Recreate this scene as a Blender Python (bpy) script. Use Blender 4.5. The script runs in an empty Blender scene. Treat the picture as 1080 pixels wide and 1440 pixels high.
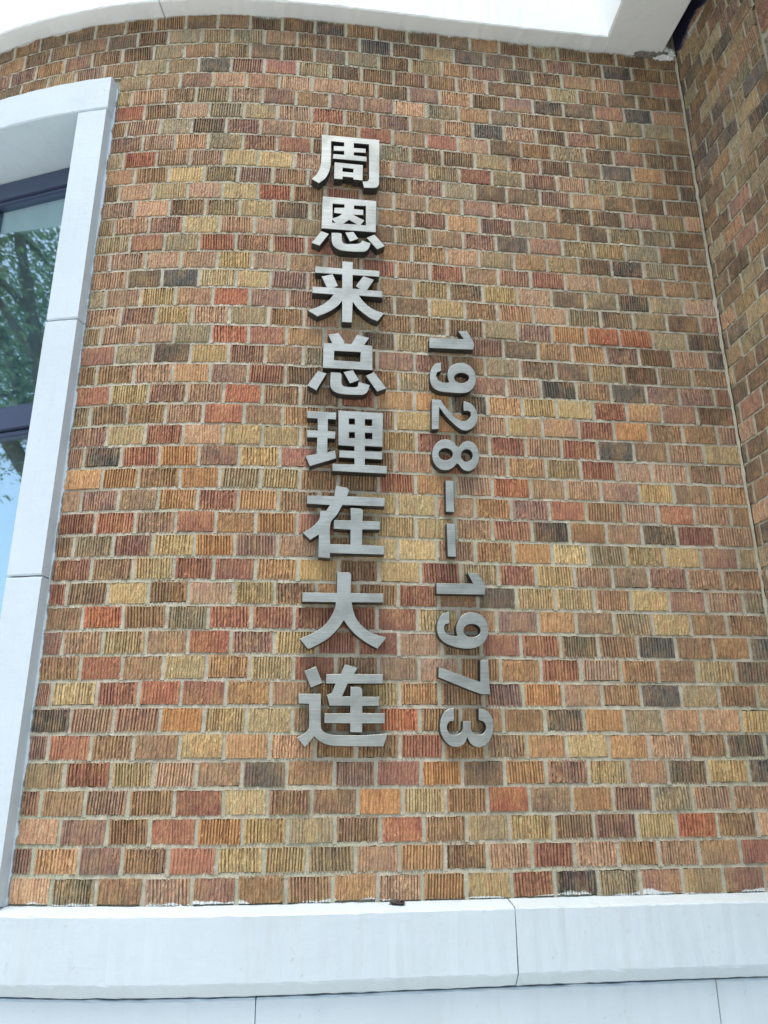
import bpy, bmesh, math, random
import numpy as np
from mathutils import Matrix, Vector
from mathutils.geometry import tessellate_polygon

scene = bpy.context.scene
COL = scene.collection
random.seed(11)
RNG = np.random.default_rng(11)

# ------------------------------------------------------------------ camera
ZC = 1.6                                    # eye height above the paving
FPX, PITCH, ROLL = 1089.367, 0.3245966, -0.005698   # focal length in pixels of the 1080x1440 photograph
cam_d = bpy.data.cameras.new('camera')
cam_d.sensor_fit = 'VERTICAL'
cam_d.sensor_height = 24.0
cam_d.lens = FPX / 1440.0 * 24.0
cam_d.clip_start = 0.05
cam_d.clip_end = 2000
cam = bpy.data.objects.new('camera', cam_d)
COL.objects.link(cam)
cam.matrix_world = (Matrix.Translation((0, 0, ZC)) @ Matrix.Rotation(math.pi / 2 + PITCH, 4, 'X')
                    @ Matrix.Rotation(ROLL, 4, 'Z'))
scene.camera = cam

# ------------------------------------------------------------------ sky, sun, exposure
SUN_EL, SUN_AZ = math.radians(73), math.radians(208)     # azimuth clockwise from +Y: high and veiled, from the front left
w = bpy.data.worlds.new('World')
scene.world = w
w.use_nodes = True
nt = w.node_tree
bg = nt.nodes['Background']
sky = nt.nodes.new('ShaderNodeTexSky')
sky.sky_type = 'NISHITA'
sky.sun_disc = False
sky.sun_elevation = SUN_EL
sky.sun_rotation = SUN_AZ
sky.air_density = 1.0
sky.dust_density = 3.2
sky.ozone_density = 1.0
nt.links.new(sky.outputs[0], bg.inputs[0])
bg.inputs[1].default_value = 0.15
sd = bpy.data.lights.new('sun', 'SUN')
sd.energy = 1.5
sd.angle = math.radians(40)
sd.color = (1.0, 0.96, 0.9)
sun = bpy.data.objects.new('sun', sd)
COL.objects.link(sun)
sdir = Vector((math.sin(SUN_AZ) * math.cos(SUN_EL), math.cos(SUN_AZ) * math.cos(SUN_EL), math.sin(SUN_EL)))
sun.rotation_euler = sdir.to_track_quat('Z', 'Y').to_euler()
sun.location = (-3, -6, 14)

scene.render.engine = 'CYCLES'
scene.cycles.use_denoising = True
scene.cycles.max_bounces = 8
scene.view_settings.view_transform = 'Standard'
scene.view_settings.look = 'None'
scene.view_settings.exposure = 0.86
scene.view_settings.gamma = 1.0
scene.view_settings.use_curve_mapping = False

# ------------------------------------------------------------------ geometry of the curved wall in plan
D0, TH0, K0, S1, K2 = 2.045635, 0.134263, 0.459283, -0.231083, -0.034916
Z0, CH = ZC - 0.292967, 0.0648697            # bottom of the lowest course, course height
BP = 0.11                                    # brick plus joint along the wall
SG = np.linspace(-4, 3, 7001)
_k = K0 / (1 + np.exp(np.clip((SG - S1) / .12, -50, 50))) + K2
_ds = SG[1] - SG[0]
_t = np.concatenate([[0], np.cumsum((_k[1:] + _k[:-1]) / 2 * _ds)])
_i0 = int(np.argmin(abs(SG)))
_t = _t - _t[_i0] + TH0
def _cum(a): return np.concatenate([[0], np.cumsum((a[1:] + a[:-1]) / 2 * _ds)])
_X, _Y = _cum(np.cos(_t)), _cum(np.sin(_t))
_X = _X - _X[_i0]
_Y = _Y - _Y[_i0] + D0
def wall_at(s, off=0.0):
    """plan point on the wall line at arc position s, off metres out of the wall; and the heading there"""
    a = float(np.interp(s, SG, _t))
    return (float(np.interp(s, SG, _X)) + math.sin(a) * off,
            float(np.interp(s, SG, _Y)) - math.cos(a) * off, a)
S_WIN, S_COR = -0.896, 1.093                 # window surround edge, inner corner
Z_TOP = Z0 + 43 * CH                         # underside of the stone cornice
CX, CY, _ = wall_at(S_COR)
SIDE_D = (0.147, -0.9891)                    # side wall runs from the corner towards the viewer
SIDE_A = math.atan2(SIDE_D[1], SIDE_D[0])    # local x of the side wall
def side_at(t, off=0.0):
    # outward normal of the side wall points to the left
    return (CX + SIDE_D[0] * t + SIDE_D[1] * off, CY + SIDE_D[1] * t - SIDE_D[0] * off, SIDE_A)

def ray(px, py):
    a, b = px - 540, py - 720
    cr, sr = math.cos(ROLL), math.sin(ROLL)
    a, b = a * cr + b * sr, -a * sr + b * cr
    xx, yy = a / FPX, -b / FPX
    c, s = math.cos(PITCH), math.sin(PITCH)
    return Vector((xx, c - yy * s, s + yy * c))
def pix_wall(px, py, off=0.0):
    """arc position and height where the sight line of a pixel meets the curved wall"""
    r = ray(px, py)
    nx, ny = _X + np.sin(_t) * off, _Y - np.cos(_t) * off
    m = (SG > -2.6) & (SG < 1.2)
    e = np.where(m, np.abs(r.x * ny - r.y * nx), 1e9)
    i = int(np.argmin(e))
    return float(SG[i]), ZC + float(ny[i]) / r.y * r.z

# ------------------------------------------------------------------ helpers
def lin(c):
    c = c / 255.0
    return c / 12.92 if c <= 0.04045 else ((c + 0.055) / 1.055) ** 2.4
def rgb(r, g, b, a=1.0): return (lin(r), lin(g), lin(b), a)
def tag(o, label=None, cat=None, group=None, kind=None):
    if label: o['label'] = label
    if cat: o['category'] = cat
    if group: o['group'] = group
    if kind: o['kind'] = kind
    return o
def empty(name, loc, label=None, cat=None, group=None, kind=None, rz=0.0):
    o = bpy.data.objects.new(name, None)
    COL.objects.link(o)
    o.location = loc
    o.rotation_euler = (0, 0, rz)
    o.empty_display_size = 0.1
    return tag(o, label, cat, group, kind)
def link(name, me, mat=None, parent=None, loc=None, rz=None):
    o = bpy.data.objects.new(name, me)
    COL.objects.link(o)
    if mat is not None and not me.materials: me.materials.append(mat)
    if parent is not None:
        o.parent = parent
        o.matrix_parent_inverse = parent_inv(parent)
    if loc is not None: o.location = loc
    if rz is not None: o.rotation_euler = (0, 0, rz)
    return o
def parent_inv(p):
    m = Matrix.Translation(p.location) @ p.rotation_euler.to_matrix().to_4x4()
    q = p.parent
    return m.inverted()
def mesh(name, v, f, mats=(), smooth=False):
    me = bpy.data.meshes.new(name)
    me.from_pydata([tuple(map(float, q)) for q in v], [], f)
    for m in mats: me.materials.append(m)
    if smooth:
        me.polygons.foreach_set('use_smooth', [True] * len(me.polygons))
    me.update()
    return me

class Nodes:
    def __init__(self, name):
        self.m = bpy.data.materials.new(name)
        self.m.use_nodes = True
        self.t = self.m.node_tree
        self.b = self.t.nodes['Principled BSDF']
    def n(self, kind, **kw):
        o = self.t.nodes.new(kind)
        for k, v in kw.items():
            if k.startswith('i_'):
                key = k[2:]
                o.inputs[int(key) if key.isdigit() else key.replace('_', ' ')].default_value = v
            else: setattr(o, k, v)
        return o
    def l(self, a, b): self.t.links.new(a, b)
    def pos(self): return self.n('ShaderNodeNewGeometry').outputs['Position']
    def scaled(self, vec, sx, sy, sz):
        m = self.n('ShaderNodeMapping')
        m.inputs['Scale'].default_value = (sx, sy, sz)
        self.l(vec, m.inputs['Vector'])
        return m.outputs[0]
    def noise(self, vec, scale, detail=3, rough=0.6):
        o = self.n('ShaderNodeTexNoise', i_Scale=scale, i_Detail=detail, i_Roughness=rough)
        self.l(vec, o.inputs['Vector'])
        return o.outputs['Fac']
    def ramp(self, fac, a, b, ca=(0, 0, 0, 1), cb=(1, 1, 1, 1)):
        o = self.n('ShaderNodeValToRGB')
        o.color_ramp.elements[0].position = a
        o.color_ramp.elements[1].position = b
        o.color_ramp.elements[0].color = ca
        o.color_ramp.elements[1].color = cb
        self.l(fac, o.inputs[0])
        return o.outputs[0]
    def mix(self, fac, a, b, blend='MIX'):
        o = self.n('ShaderNodeMix', data_type='RGBA', blend_type=blend)
        for s, v in ((o.inputs[0], fac), (o.inputs[6], a), (o.inputs[7], b)):
            if hasattr(v, 'is_linked'): self.l(v, s)
            else: s.default_value = v
        return o.outputs[2]
    def math(self, op, a, b=0.0):
        o = self.n('ShaderNodeMath', operation=op)
        for s, v in ((o.inputs[0], a), (o.inputs[1], b)):
            if hasattr(v, 'is_linked'): self.l(v, s)
            else: s.default_value = v
        return o.outputs[0]
    def bump(self, h, strength, dist):
        o = self.n('ShaderNodeBump', i_Strength=strength, i_Distance=dist)
        self.l(h, o.inputs['Height'])
        self.l(o.outputs[0], self.b.inputs['Normal'])

# ------------------------------------------------------------------ materials
def brick_material(name, per_object):
    N = Nodes(name)
    if per_object:
        base = N.n('ShaderNodeObjectInfo').outputs['Color']
    else:
        base = N.n('ShaderNodeAttribute', attribute_name='brick_colour').outputs['Color']
    p = N.pos()
    # patches fired differently inside one brick
    f1 = N.ramp(N.noise(p, 16, 2), .44, .66)
    c = N.mix(N.math('MULTIPLY', f1, .45), base, N.mix(.55, base, rgb(214, 178, 122)))
    f7 = N.ramp(N.noise(N.scaled(p, 1.3, 1.3, .8), 21, 2), .48, .68)
    c = N.mix(N.math('MULTIPLY', f7, .28), c, N.mix(.55, c, rgb(186, 112, 100)))
    f2 = N.ramp(N.noise(N.scaled(p, 1, 1, .45), 34, 3), .5, .72)
    c = N.mix(N.math('MULTIPLY', f2, .45), c, N.mix(.6, c, rgb(88, 66, 62)))
    f6 = N.noise(N.scaled(p, 170, 170, 60), 1.0, 3, .6)
    c = N.mix(1.0, c, N.ramp(f6, .3, .7, (.80, .78, .77, 1), (1.22, 1.20, 1.15, 1)), 'MULTIPLY')
    # grain
    f3 = N.ramp(N.noise(p, 260, 3, .7), .3, .72, (.62, .62, .62, 1), (1.28, 1.26, 1.22, 1))
    c = N.mix(1.0, c, f3, 'MULTIPLY')
    # lime bloom and small pale flecks
    f4 = N.ramp(N.noise(p, 120, 2, .5), .70, .76)
    f5 = N.ramp(N.noise(p, 9, 2), .45, .7)
    c = N.mix(N.math('MULTIPLY', N.math('MULTIPLY', f4, f5), .55), c, rgb(212, 208, 196))
    # slips of the white paint along the ledge
    sep = N.n('ShaderNodeSeparateXYZ'); N.l(p, sep.inputs[0])
    hz = N.math('SUBTRACT', sep.outputs[2], Z0)
    lim = N.math('MULTIPLY', N.ramp(N.noise(p, 7, 2), .46, .66), .03)
    lim = N.math('ADD', N.math('MULTIPLY', lim, N.noise(p, 420, 3, .8)), .0028)
    c = N.mix(N.math('MULTIPLY', N.math('LESS_THAN', hz, lim), .9), c, rgb(226, 232, 228))
    ht = N.math('SUBTRACT', Z_TOP, sep.outputs[2])
    lt = N.math('MULTIPLY', N.ramp(N.noise(p, 9, 2), .45, .62), .022)
    lt = N.math('ADD', N.math('MULTIPLY', lt, N.noise(N.scaled(p, 1, 1, .3), 260, 3, .8)), .002)
    c = N.mix(N.math('MULTIPLY', N.math('LESS_THAN', N.math('ABSOLUTE', ht), lt), .85), c, rgb(206, 210, 206))
    N.l(c, N.b.inputs['Base Color'])
    N.b.inputs['Roughness'].default_value = .88
    N.b.inputs['Specular IOR Level'].default_value = .3
    N.bump(N.noise(p, 420, 4, .7), .55, .002)
    return N.m

def mortar_material():
    N = Nodes('lime_mortar')
    p = N.pos()
    c = N.mix(N.ramp(N.noise(p, 14, 4), .35, .7), rgb(170, 166, 146), rgb(196, 192, 174))
    c = N.mix(N.math('MULTIPLY', N.ramp(N.noise(p, 3.1, 3), .52, .72), .5), c, rgb(168, 178, 150))
    c = N.mix(1.0, c, N.ramp(N.noise(p, 300, 3, .7), .3, .7, (.75, .75, .75, 1), (1.12, 1.12, 1.1, 1)), 'MULTIPLY')
    N.l(c, N.b.inputs['Base Color'])
    N.b.inputs['Roughness'].default_value = .95
    N.b.inputs['Specular IOR Level'].default_value = .2
    N.bump(N.noise(p, 260, 4, .75), .8, .003)
    return N.m

def paint_material(name, tone, dirt=.5):
    N = Nodes(name)
    p = N.pos()
    c = N.mix(N.ramp(N.noise(p, 3.2, 4), .35, .7), tone, tuple(x * .93 for x in tone[:3]) + (1,))
    c = N.mix(N.math('MULTIPLY', N.ramp(N.noise(N.scaled(p, 14, 14, 1.6), 2.0, 4, .7), .56, .8), dirt * .5), c, rgb(176, 176, 168))
    c = N.mix(N.math('MULTIPLY', N.ramp(N.noise(p, 55, 3, .7), .66, .76), dirt), c, rgb(164, 164, 156))
    N.l(c, N.b.inputs['Base Color'])
    N.b.inputs['Roughness'].default_value = .55
    N.b.inputs['Specular IOR Level'].default_value = .35
    h = N.math('ADD', N.math('MULTIPLY', N.noise(N.scaled(p, 3, 3, 30), 3.0, 3, .6), .22), N.noise(p, 20, 5, .6))
    N.bump(h, .32, .006)
    return N.m

def steel_material(name, lo, hi, rough):
    N = Nodes(name)
    tc = N.n('ShaderNodeTexCoord').outputs['Object']
    br = N.noise(N.scaled(tc, 9, 30, 900), 1.0, 4, .7)
    br2 = N.noise(N.scaled(tc, 11, 11, 16), 1.0, 3, .6)
    c = N.mix(N.ramp(br, .32, .68), lo, hi)
    c = N.mix(N.math('MULTIPLY', N.ramp(br2, .42, .66), .45), c, tuple(x * .72 for x in lo[:3]) + (1,))
    N.l(c, N.b.inputs['Base Color'])
    N.b.inputs['Metallic'].default_value = 1.0
    r = N.math('ADD', N.math('MULTIPLY', br, .16), N.math('MULTIPLY', br2, .12))
    N.l(N.math('ADD', r, rough), N.b.inputs['Roughness'])
    N.bump(br, .25, .0006)
    return N.m

def plain(name, col, rough=.6, metal=0.0, nscale=20, var=.12):
    N = Nodes(name)
    p = N.pos()
    c = N.mix(N.noise(p, nscale, 4), tuple(x * (1 - var) for x in col[:3]) + (1,), tuple(min(1, x * (1 + var)) for x in col[:3]) + (1,))
    N.l(c, N.b.inputs['Base Color'])
    N.b.inputs['Roughness'].default_value = rough
    N.b.inputs['Metallic'].default_value = metal
    return N.m

M_BRICK = brick_material('scratched_brick', True)
M_BRICK_S = brick_material('scratched_brick_courses', False)
M_MORTAR = mortar_material()
M_PAINT = paint_material('white_masonry_paint', rgb(198, 213, 219))
M_PAINT2 = paint_material('white_masonry_paint_cornice', rgb(230, 237, 236), .2)
M_STEEL = steel_material('brushed_steel', (.28, .305, .275, 1), (.54, .57, .52, 1), .38)
M_STEEL_SIDE = plain('dull_steel_return', (.075, .078, .074, 1), .5, .7, 60)
M_FRAME = plain('dark_window_metal', rgb(78, 90, 114), .35, .4, 40, .06)
M_DARK = plain('dark_room', rgb(96, 110, 116), .9)
M_CURT = plain('pale_blue_curtain', rgb(206, 222, 230), .9, 0, 12, .06)
M_DARKFRAME = plain('dark_purple_metal', rgb(46, 40, 58), .45, .2, 40)
M_ROUGH = plain('crumbling_mortar', rgb(120, 118, 110), .95, 0, 90, .4)

N = Nodes('window_glass')
tcg = N.pos()
N.bump(N.noise(tcg, 4.0, 2), .04, .010)
gl = N.n('ShaderNodeBsdfGlossy'); gl.inputs['Color'].default_value = (.78, .95, .97, 1); gl.inputs['Roughness'].default_value = .02
N.l(N.b.inputs['Normal'].links[0].from_socket, gl.inputs['Normal'])
tp_ = N.n('ShaderNodeBsdfTransparent'); tp_.inputs[0].default_value = (.80, .92, .95, 1)
mg = N.n('ShaderNodeMixShader'); mg.inputs[0].default_value = .52
N.l(tp_.outputs[0], mg.inputs[1]); N.l(gl.outputs[0], mg.inputs[2])
N.l(mg.outputs[0], N.t.nodes['Material Output'].inputs[0])
M_GLASS = N.m

# ------------------------------------------------------------------ ground
N = Nodes('pale_paving')
p = N.pos()
c = N.mix(N.noise(p, 1.3, 5), rgb(200, 198, 190), rgb(222, 220, 212))
brk = N.n('ShaderNodeTexBrick', i_Scale=1.0)
brk.inputs['Color1'].default_value = (1, 1, 1, 1); brk.inputs['Color2'].default_value = (.9, .9, .9, 1)
brk.inputs['Mortar'].default_value = (.6, .6, .6, 1); brk.inputs['Mortar Size'].default_value = .006
N.l(p, brk.inputs['Vector'])
c = N.mix(1.0, c, brk.outputs['Color'], 'MULTIPLY')
N.l(c, N.b.inputs['Base Color'])
N.b.inputs['Roughness'].default_value = .8
g = link('ground', mesh('ground', [(-400, -400, 0), (400, -400, 0), (400, 400, 0), (-400, 400, 0)], [(0, 1, 2, 3)]), N.m)
tag(g, 'pale stone paving in front of the brick building', 'ground', kind='structure')

# ------------------------------------------------------------------ brick shapes
def brick_shape(width, seed, rows=6, depth=.0066):
    """front with combed vertical ridges; local x along the wall, -y out of the wall"""
    r = np.random.default_rng(seed)
    hh = .0281
    nr = max(3, int(round(width / r.uniform(.0068, .0084))))
    lean = r.normal(0, .0007)
    pitch = width / nr
    xs, dep = [], []
    x = -width / 2
    smoothish = r.random() < .22
    for i in range(nr):
        ws = .60 + r.normal(0, .13)
        e = .09
        xs += [x + pitch * e, x + pitch * (ws - e), x + pitch * ws + pitch * .02, x + pitch * .94]
        dd = depth * np.clip(r.normal(1, .18), .45, 1.25) * (.45 if smoothish else 1)
        dep += [0, 0, dd, dd]
        x += pitch
    xs[0] = -width / 2
    xs[-1] = width / 2
    dep[-1] = dep[-2] = 0.0004
    xs, dep = np.array(xs), np.array(dep)
    nx, nz = len(xs), rows + 1
    V, F = [], []
    topj = r.normal(0, .0005, nx); botj = r.normal(0, .0005, nx)
    ph = r.uniform(0, 6.28)
    torn = r.random() < .6
    for j in range(nz):
        v = j / rows
        z = -hh + 2 * hh * v
        for i in range(nx):
            zz = z + (botj[i] if j == 0 else topj[i] if j == rows else r.normal(0, .0012))
            xx = xs[i] + r.normal(0, .00028) + .0006 * math.sin(ph + v * 3) + (lean * (v - .5) if 0 < i < nx - 1 else 0)
            y = dep[i] + r.normal(0, .00022)
            if r.random() < (.34 if torn else .12): y = y + r.uniform(.0005, .0030) if dep[i] == 0 else y * r.uniform(.1, .8)
            if j in (0, rows): y += .0007
            if i in (0, nx - 1):
                y += .0010
                xx += -np.sign(xs[i]) * abs(r.normal(0, .0006))
            V.append((xx, y, zz))
    for j in range(rows):
        for i in range(nx - 1):
            a = j * nx + i
            F.append((a, a + 1, a + nx + 1, a + nx))
    # returns into the wall
    ring = [j for j in range(nx)] + [j * nx + nx - 1 for j in range(1, nz)] + \
           [(nz - 1) * nx + i for i in range(nx - 2, -1, -1)] + [j * nx for j in range(nz - 2, 0, -1)]
    b0 = len(V)
    for q in ring:
        vx, vy, vz = V[q]
        V.append((vx, .03, vz))
    n = len(ring)
    for i in range(n):
        F.append((ring[i], b0 + i, b0 + (i + 1) % n, ring[(i + 1) % n]))
    return np.array(V), F

NV = 14
FULL = [brick_shape(.1, 100 + i) for i in range(NV)]
HALF = [brick_shape(.05, 200 + i) for i in range(8)]
def brick_mesh(vf, name):
    return mesh(name, vf[0], vf[1], (M_BRICK,))
FULL_M = [brick_mesh(q, 'brick') for q in FULL]
HALF_M = [brick_mesh(q, 'half_brick') for q in HALF]

PAL = {'o': (210, 154, 114), 'O': (220, 148, 98), 'y': (210, 182, 138), 't': (202, 158, 140), 'r': (172, 105, 97),
       'R': (192, 102, 84), 'p': (156, 115, 113), 'b': (162, 126, 104), 'g': (164, 150, 128), 'k': (108, 101, 98),
       'd': (130, 108, 92)}
def colour(cl):
    k_ = .12 if cl in 'kd' else .36
    r, g_, b_ = (q * (1 - k_) + w_ * k_ for q, w_ in zip(PAL[cl], (168, 138, 108)))
    lu = .3 * r + .55 * g_ + .15 * b_
    r, g_, b_ = (q * .93 + lu * .07 for q in (r, g_, b_))
    r, g_, b_ = r * .95, g_ * 1.0, b_ * .965
    v = random.gauss(1, .05)
    h = random.gauss(0, 2.5)
    return (lin(max(20, min(245, r * v + h))), lin(max(20, min(245, g_ * v))), lin(max(20, min(245, b_ * v - h))), 1.0)

# classes read off the photograph, lowest course first, from the window surround to the corner
ROWS = ['tgbtpbbotoyrkgpgp', 'popbryygtobtrtbtbr', 'tpbrOygbRbgybpyRbt', 'pbtbrybbOyoRbopgtt',
        'grytbkbprObopytkyk', 'prbbyotbbrbboyotbk', 'ktpOyybbRobbkogtty', 'pyrRrobbyobpOtbkgbg',
        'brbyoyrbbtborTbbyk'.replace('T', 't'), 'ptybRpyrrtbrrgtkbbk', 'bRbgrrrrrybpobgybbk', 'rbybtybobrbkyytyptg',
        'rbyrroybyrgrytbptbk', 'bgryOptbyytooygyypg', 'rrtrborbyytrkbtkrt', 'tpborobbyytoprbtrtb',
        'oobOgybbrotRbtpybo', 'pkrOpyrbbtrtogrttbt', 'pyrtyybbyrbrtrkbty', 'gbbtRbobbyotytrObbp',
        'rypbtRbbrookoyyrop'.replace('pbt', 'pt', 1)]
OVER = [(247, 440, 'y'), (330, 365, 'y'), (352, 389, 'y'), (250, 390, 'k'), (330, 413, 'R'), (240, 496, 'k'), (292, 496, 'y'),
        (270, 523, 'o'), (330, 523, 'p'), (240, 551, 'p'), (325, 469, 'R'), (375, 469, 'r'), (390, 551, 'R'), (375, 340, 'p'),
        (315, 342, 'r'), (215, 340, 'r'), (313, 92, 'k'), (385, 133, 'p'), (383, 268, 'R'), (333, 268, 'y'), (360, 290, 'y'),
        (208, 226, 'R'), (340, 222, 'y'), (183, 163, 'R'), (730, 345, 'k'), (750, 469, 'p'), (799, 473, 'o'), (848, 474, 'R'),
        (900, 478, 'R'), (830, 500, 'o'), (880, 555, 'k'), (780, 400, 'r'), (889, 382, 'k'), (855, 103, 'k'), (869, 246, 'k'),
        (905, 245, 'o'), (817, 158, 'k'), (632, 435, 'y'), (607, 407, 'y'), (652, 314, 'o'), (722, 345, 'k'), (870, 345, 'y')]
over = {}
def course_phase(c): return .0385 if c % 2 else .0935
for px, py, cl in OVER:
    s, z = pix_wall(px, py)
    c_ = int((z - Z0) / CH)
    over[(c_, math.floor((s - course_phase(c_)) / BP))] = cl
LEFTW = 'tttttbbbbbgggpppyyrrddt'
RIGHTW = 'bbbdddddgggppdtkkd'  # darker mix towards the corner, the shade there put into the brick colours
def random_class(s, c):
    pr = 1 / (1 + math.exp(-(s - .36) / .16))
    if c > 40: return random.choice('ddkbdgbdp')  # top courses darker: grime and cornice shade put into the brick colours
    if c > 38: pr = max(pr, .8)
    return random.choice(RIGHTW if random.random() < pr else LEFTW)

# ------------------------------------------------------------------ curved brick wall
wx, wy, wa = wall_at(0)
WALL = empty('curved_brick_wall', (wx, wy, 0), 'curved wall of combed multicoloured bricks carrying the steel lettering', 'wall')

def sweep(path, profile, name, mat, parent, jitter=0.0, closed=True, smooth=False):
    """path: list of (function of offset -> xy); profile: list of (off, z) anticlockwise; returns a capped prism"""
    V, F = [], []
    m = len(profile)
    for fn in path:
        for off, z in profile:
            x, y = fn(off)
            V.append((x, y, z))
    V = np.array(V)
    if jitter: V = V + RNG.normal(0, jitter, V.shape)
    for i in range(len(path) - 1):
        for k in range(m):
            a, b = i * m + k, i * m + (k + 1) % m
            F.append((a, b, b + m, a + m))
    F.append(tuple(range(m - 1, -1, -1)))
    e = (len(path) - 1) * m
    F.append(tuple(range(e, e + m)))
    me = mesh(name, V, F, (mat,))
    bm = bmesh.new(); bm.from_mesh(me)
    bmesh.ops.recalc_face_normals(bm, faces=bm.faces)
    bm.to_mesh(me); bm.free()
    return link(name, me, None, parent)
def cpath(s0, s1, step=.03):
    n = max(2, int(round((s1 - s0) / step)) + 1)
    return [(lambda off, s=s: wall_at(s, off)[:2]) for s in np.linspace(s0, s1, n)]
def spath(t0, t1, step=.1):
    n = max(2, int(round((t1 - t0) / step)) + 1)
    return [(lambda off, t=t: side_at(t, off)[:2]) for t in np.linspace(t0, t1, n)]

# the mortar bed is a finely uneven sheet with the wall's thickness behind it
def mortar_bed(fn, a0, a1, z0, z1, name, parent, thick=.22, step=.012, holes=None):
    na, nz = int((a1 - a0) / step) + 1, int((z1 - z0) / step) + 1
    A = np.linspace(a0, a1, na); Z = np.linspace(z0, z1, nz)
    V, F = [], []
    J = RNG.normal(0, .0007, (nz, na))
    for i, a in enumerate(A):
        x, y, h = fn(a)
        for j, z in enumerate(Z):
            o = -.0120 + J[j, i]
            nx, ny = fn(a, 1.0)[0] - x, fn(a, 1.0)[1] - y
            V.append((x + nx * o, y + ny * o, z))
    for i in range(na - 1):
        for j in range(nz - 1):
            if holes and holes((A[i] + A[i + 1]) / 2, (Z[j] + Z[j + 1]) / 2): continue
            q = i * nz + j
            F.append((q, q + nz, q + nz + 1, q + 1))
    me = mesh(name, V, F, (M_MORTAR,), True)
    return link(name, me, None, parent)

Z_LIN0, Z_LIN1 = ZC + 2.062, ZC + 2.195       # window lintel
S_OPEN0, S_OPEN1 = -2.35, -.985               # window opening along the wall
mortar_bed(wall_at, -2.9, S_COR, Z0 - .02, Z_TOP + .02, 'mortar_bed', WALL,
           holes=lambda s, z: S_OPEN0 < s < S_OPEN1 and z < Z_LIN0 + .03)
sweep(cpath(S_OPEN1 + .02, S_COR + .22, .05), [(-.012, Z0 - .3), (-.012, Z_TOP + .45), (-.24, Z_TOP + .45), (-.24, Z0 - .3)],
      'wall_core', M_MORTAR, WALL)
sweep(cpath(-2.9, S_OPEN1 + .015, .05), [(-.012, Z_LIN0 + .04), (-.012, Z_TOP + .45), (-.24, Z_TOP + .45), (-.24, Z_LIN0 + .04)],
      'wall_core', M_MORTAR, WALL)

items = []       # (s, z, width, class, course)
for c_ in range(43):
    zc = Z0 + (c_ + .5) * CH
    left = S_WIN
    if zc > Z_LIN1 + .02: left = -2.3
    elif zc > Z_LIN0 - .02: left = S_WIN + .008
    ph = course_phase(c_)
    j = math.floor((left - ph) / BP)
    first = math.floor((S_WIN + .004 - ph) / BP)
    edge = left
    jit = random.gauss(0, .003)
    while edge < S_COR - .004:
        nxt = ph + (j + 1) * BP + jit + random.gauss(0, .0022)
        if ph + (j + 1) * BP > S_COR - .012: nxt = S_COR + .004
        if left < -1 and j == math.floor((left - ph) / BP): edge = ph + j * BP
        wdt = nxt - edge - .0092
        if wdt > .012:
            cl = None
            k = j - first
            if c_ < len(ROWS) and 0 <= k < len(ROWS[c_]): cl = ROWS[c_][k]
            elif (c_, j) in over: cl = over[(c_, j)]
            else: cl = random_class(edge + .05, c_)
            items.append((edge + .0046 + wdt / 2, zc + random.gauss(0, .0012), wdt, cl, c_))
        edge = nxt
        j += 1

stuff_v, stuff_f, stuff_c = [], [], []
def brick_xf(x, y, z, a, wdt, sh):
    half = wdt < .076
    k = random.randrange(len(HALF) if half else len(FULL))
    base = .05 if half else .1
    sx = wdt / base
    flip = -1 if random.random() < .5 else 1
    ry = random.gauss(0, .008) + (math.pi if flip < 0 else 0)
    return half, k, sx, ry, sh
def place_brick(x, y, z, a, wdt, cl, parent, out, as_part):
    half, k, sx, ry, _ = brick_xf(x, y, z, a, wdt, 0)
    o = abs(random.gauss(0, .0012)) + out
    x, y = x + math.sin(a) * o, y - math.cos(a) * o
    col = colour(cl)
    if as_part:
        ob = link('brick', (HALF_M if half else FULL_M)[k], None, parent, (x, y, z))
        ob.rotation_euler = (random.gauss(0, .012), ry, a + random.gauss(0, .010))
        ob.scale = (sx, 1, random.gauss(1, .016))
        ob.color = col
    else:
        V, F = (HALF if half else FULL)[k]
        m = Matrix.Rotation(a + random.gauss(0, .006), 3, 'Z') @ Matrix.Rotation(ry, 3, 'Y')
        W = (V * np.array([sx, 1, random.gauss(1, .012)])) @ np.array(m).T + np.array([x, y, z])
        b = sum(len(q) for q in stuff_v)
        stuff_v.append(W)
        stuff_f.append((b, F))
        stuff_c.append(np.tile(np.array(col), (len(W), 1)))
def flush_stuff(name, parent):
    global stuff_v, stuff_f, stuff_c
    if not stuff_v: return
    V = np.concatenate(stuff_v)
    F = [tuple(i + b for i in f) for b, fs in stuff_f for f in fs]
    me = mesh(name, V, F, (M_BRICK_S,))
    at = me.attributes.new('brick_colour', 'FLOAT_COLOR', 'POINT')
    at.data.foreach_set('color', np.concatenate(stuff_c).astype(np.float32).ravel())
    o = link(name, me, None, parent)
    o['kind'] = 'stuff'
    stuff_v, stuff_f, stuff_c = [], [], []

items.sort(key=lambda q: q[4])
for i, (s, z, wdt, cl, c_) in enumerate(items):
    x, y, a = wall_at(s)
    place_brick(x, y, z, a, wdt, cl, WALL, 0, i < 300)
flush_stuff('upper_brick_courses', WALL)

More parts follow.
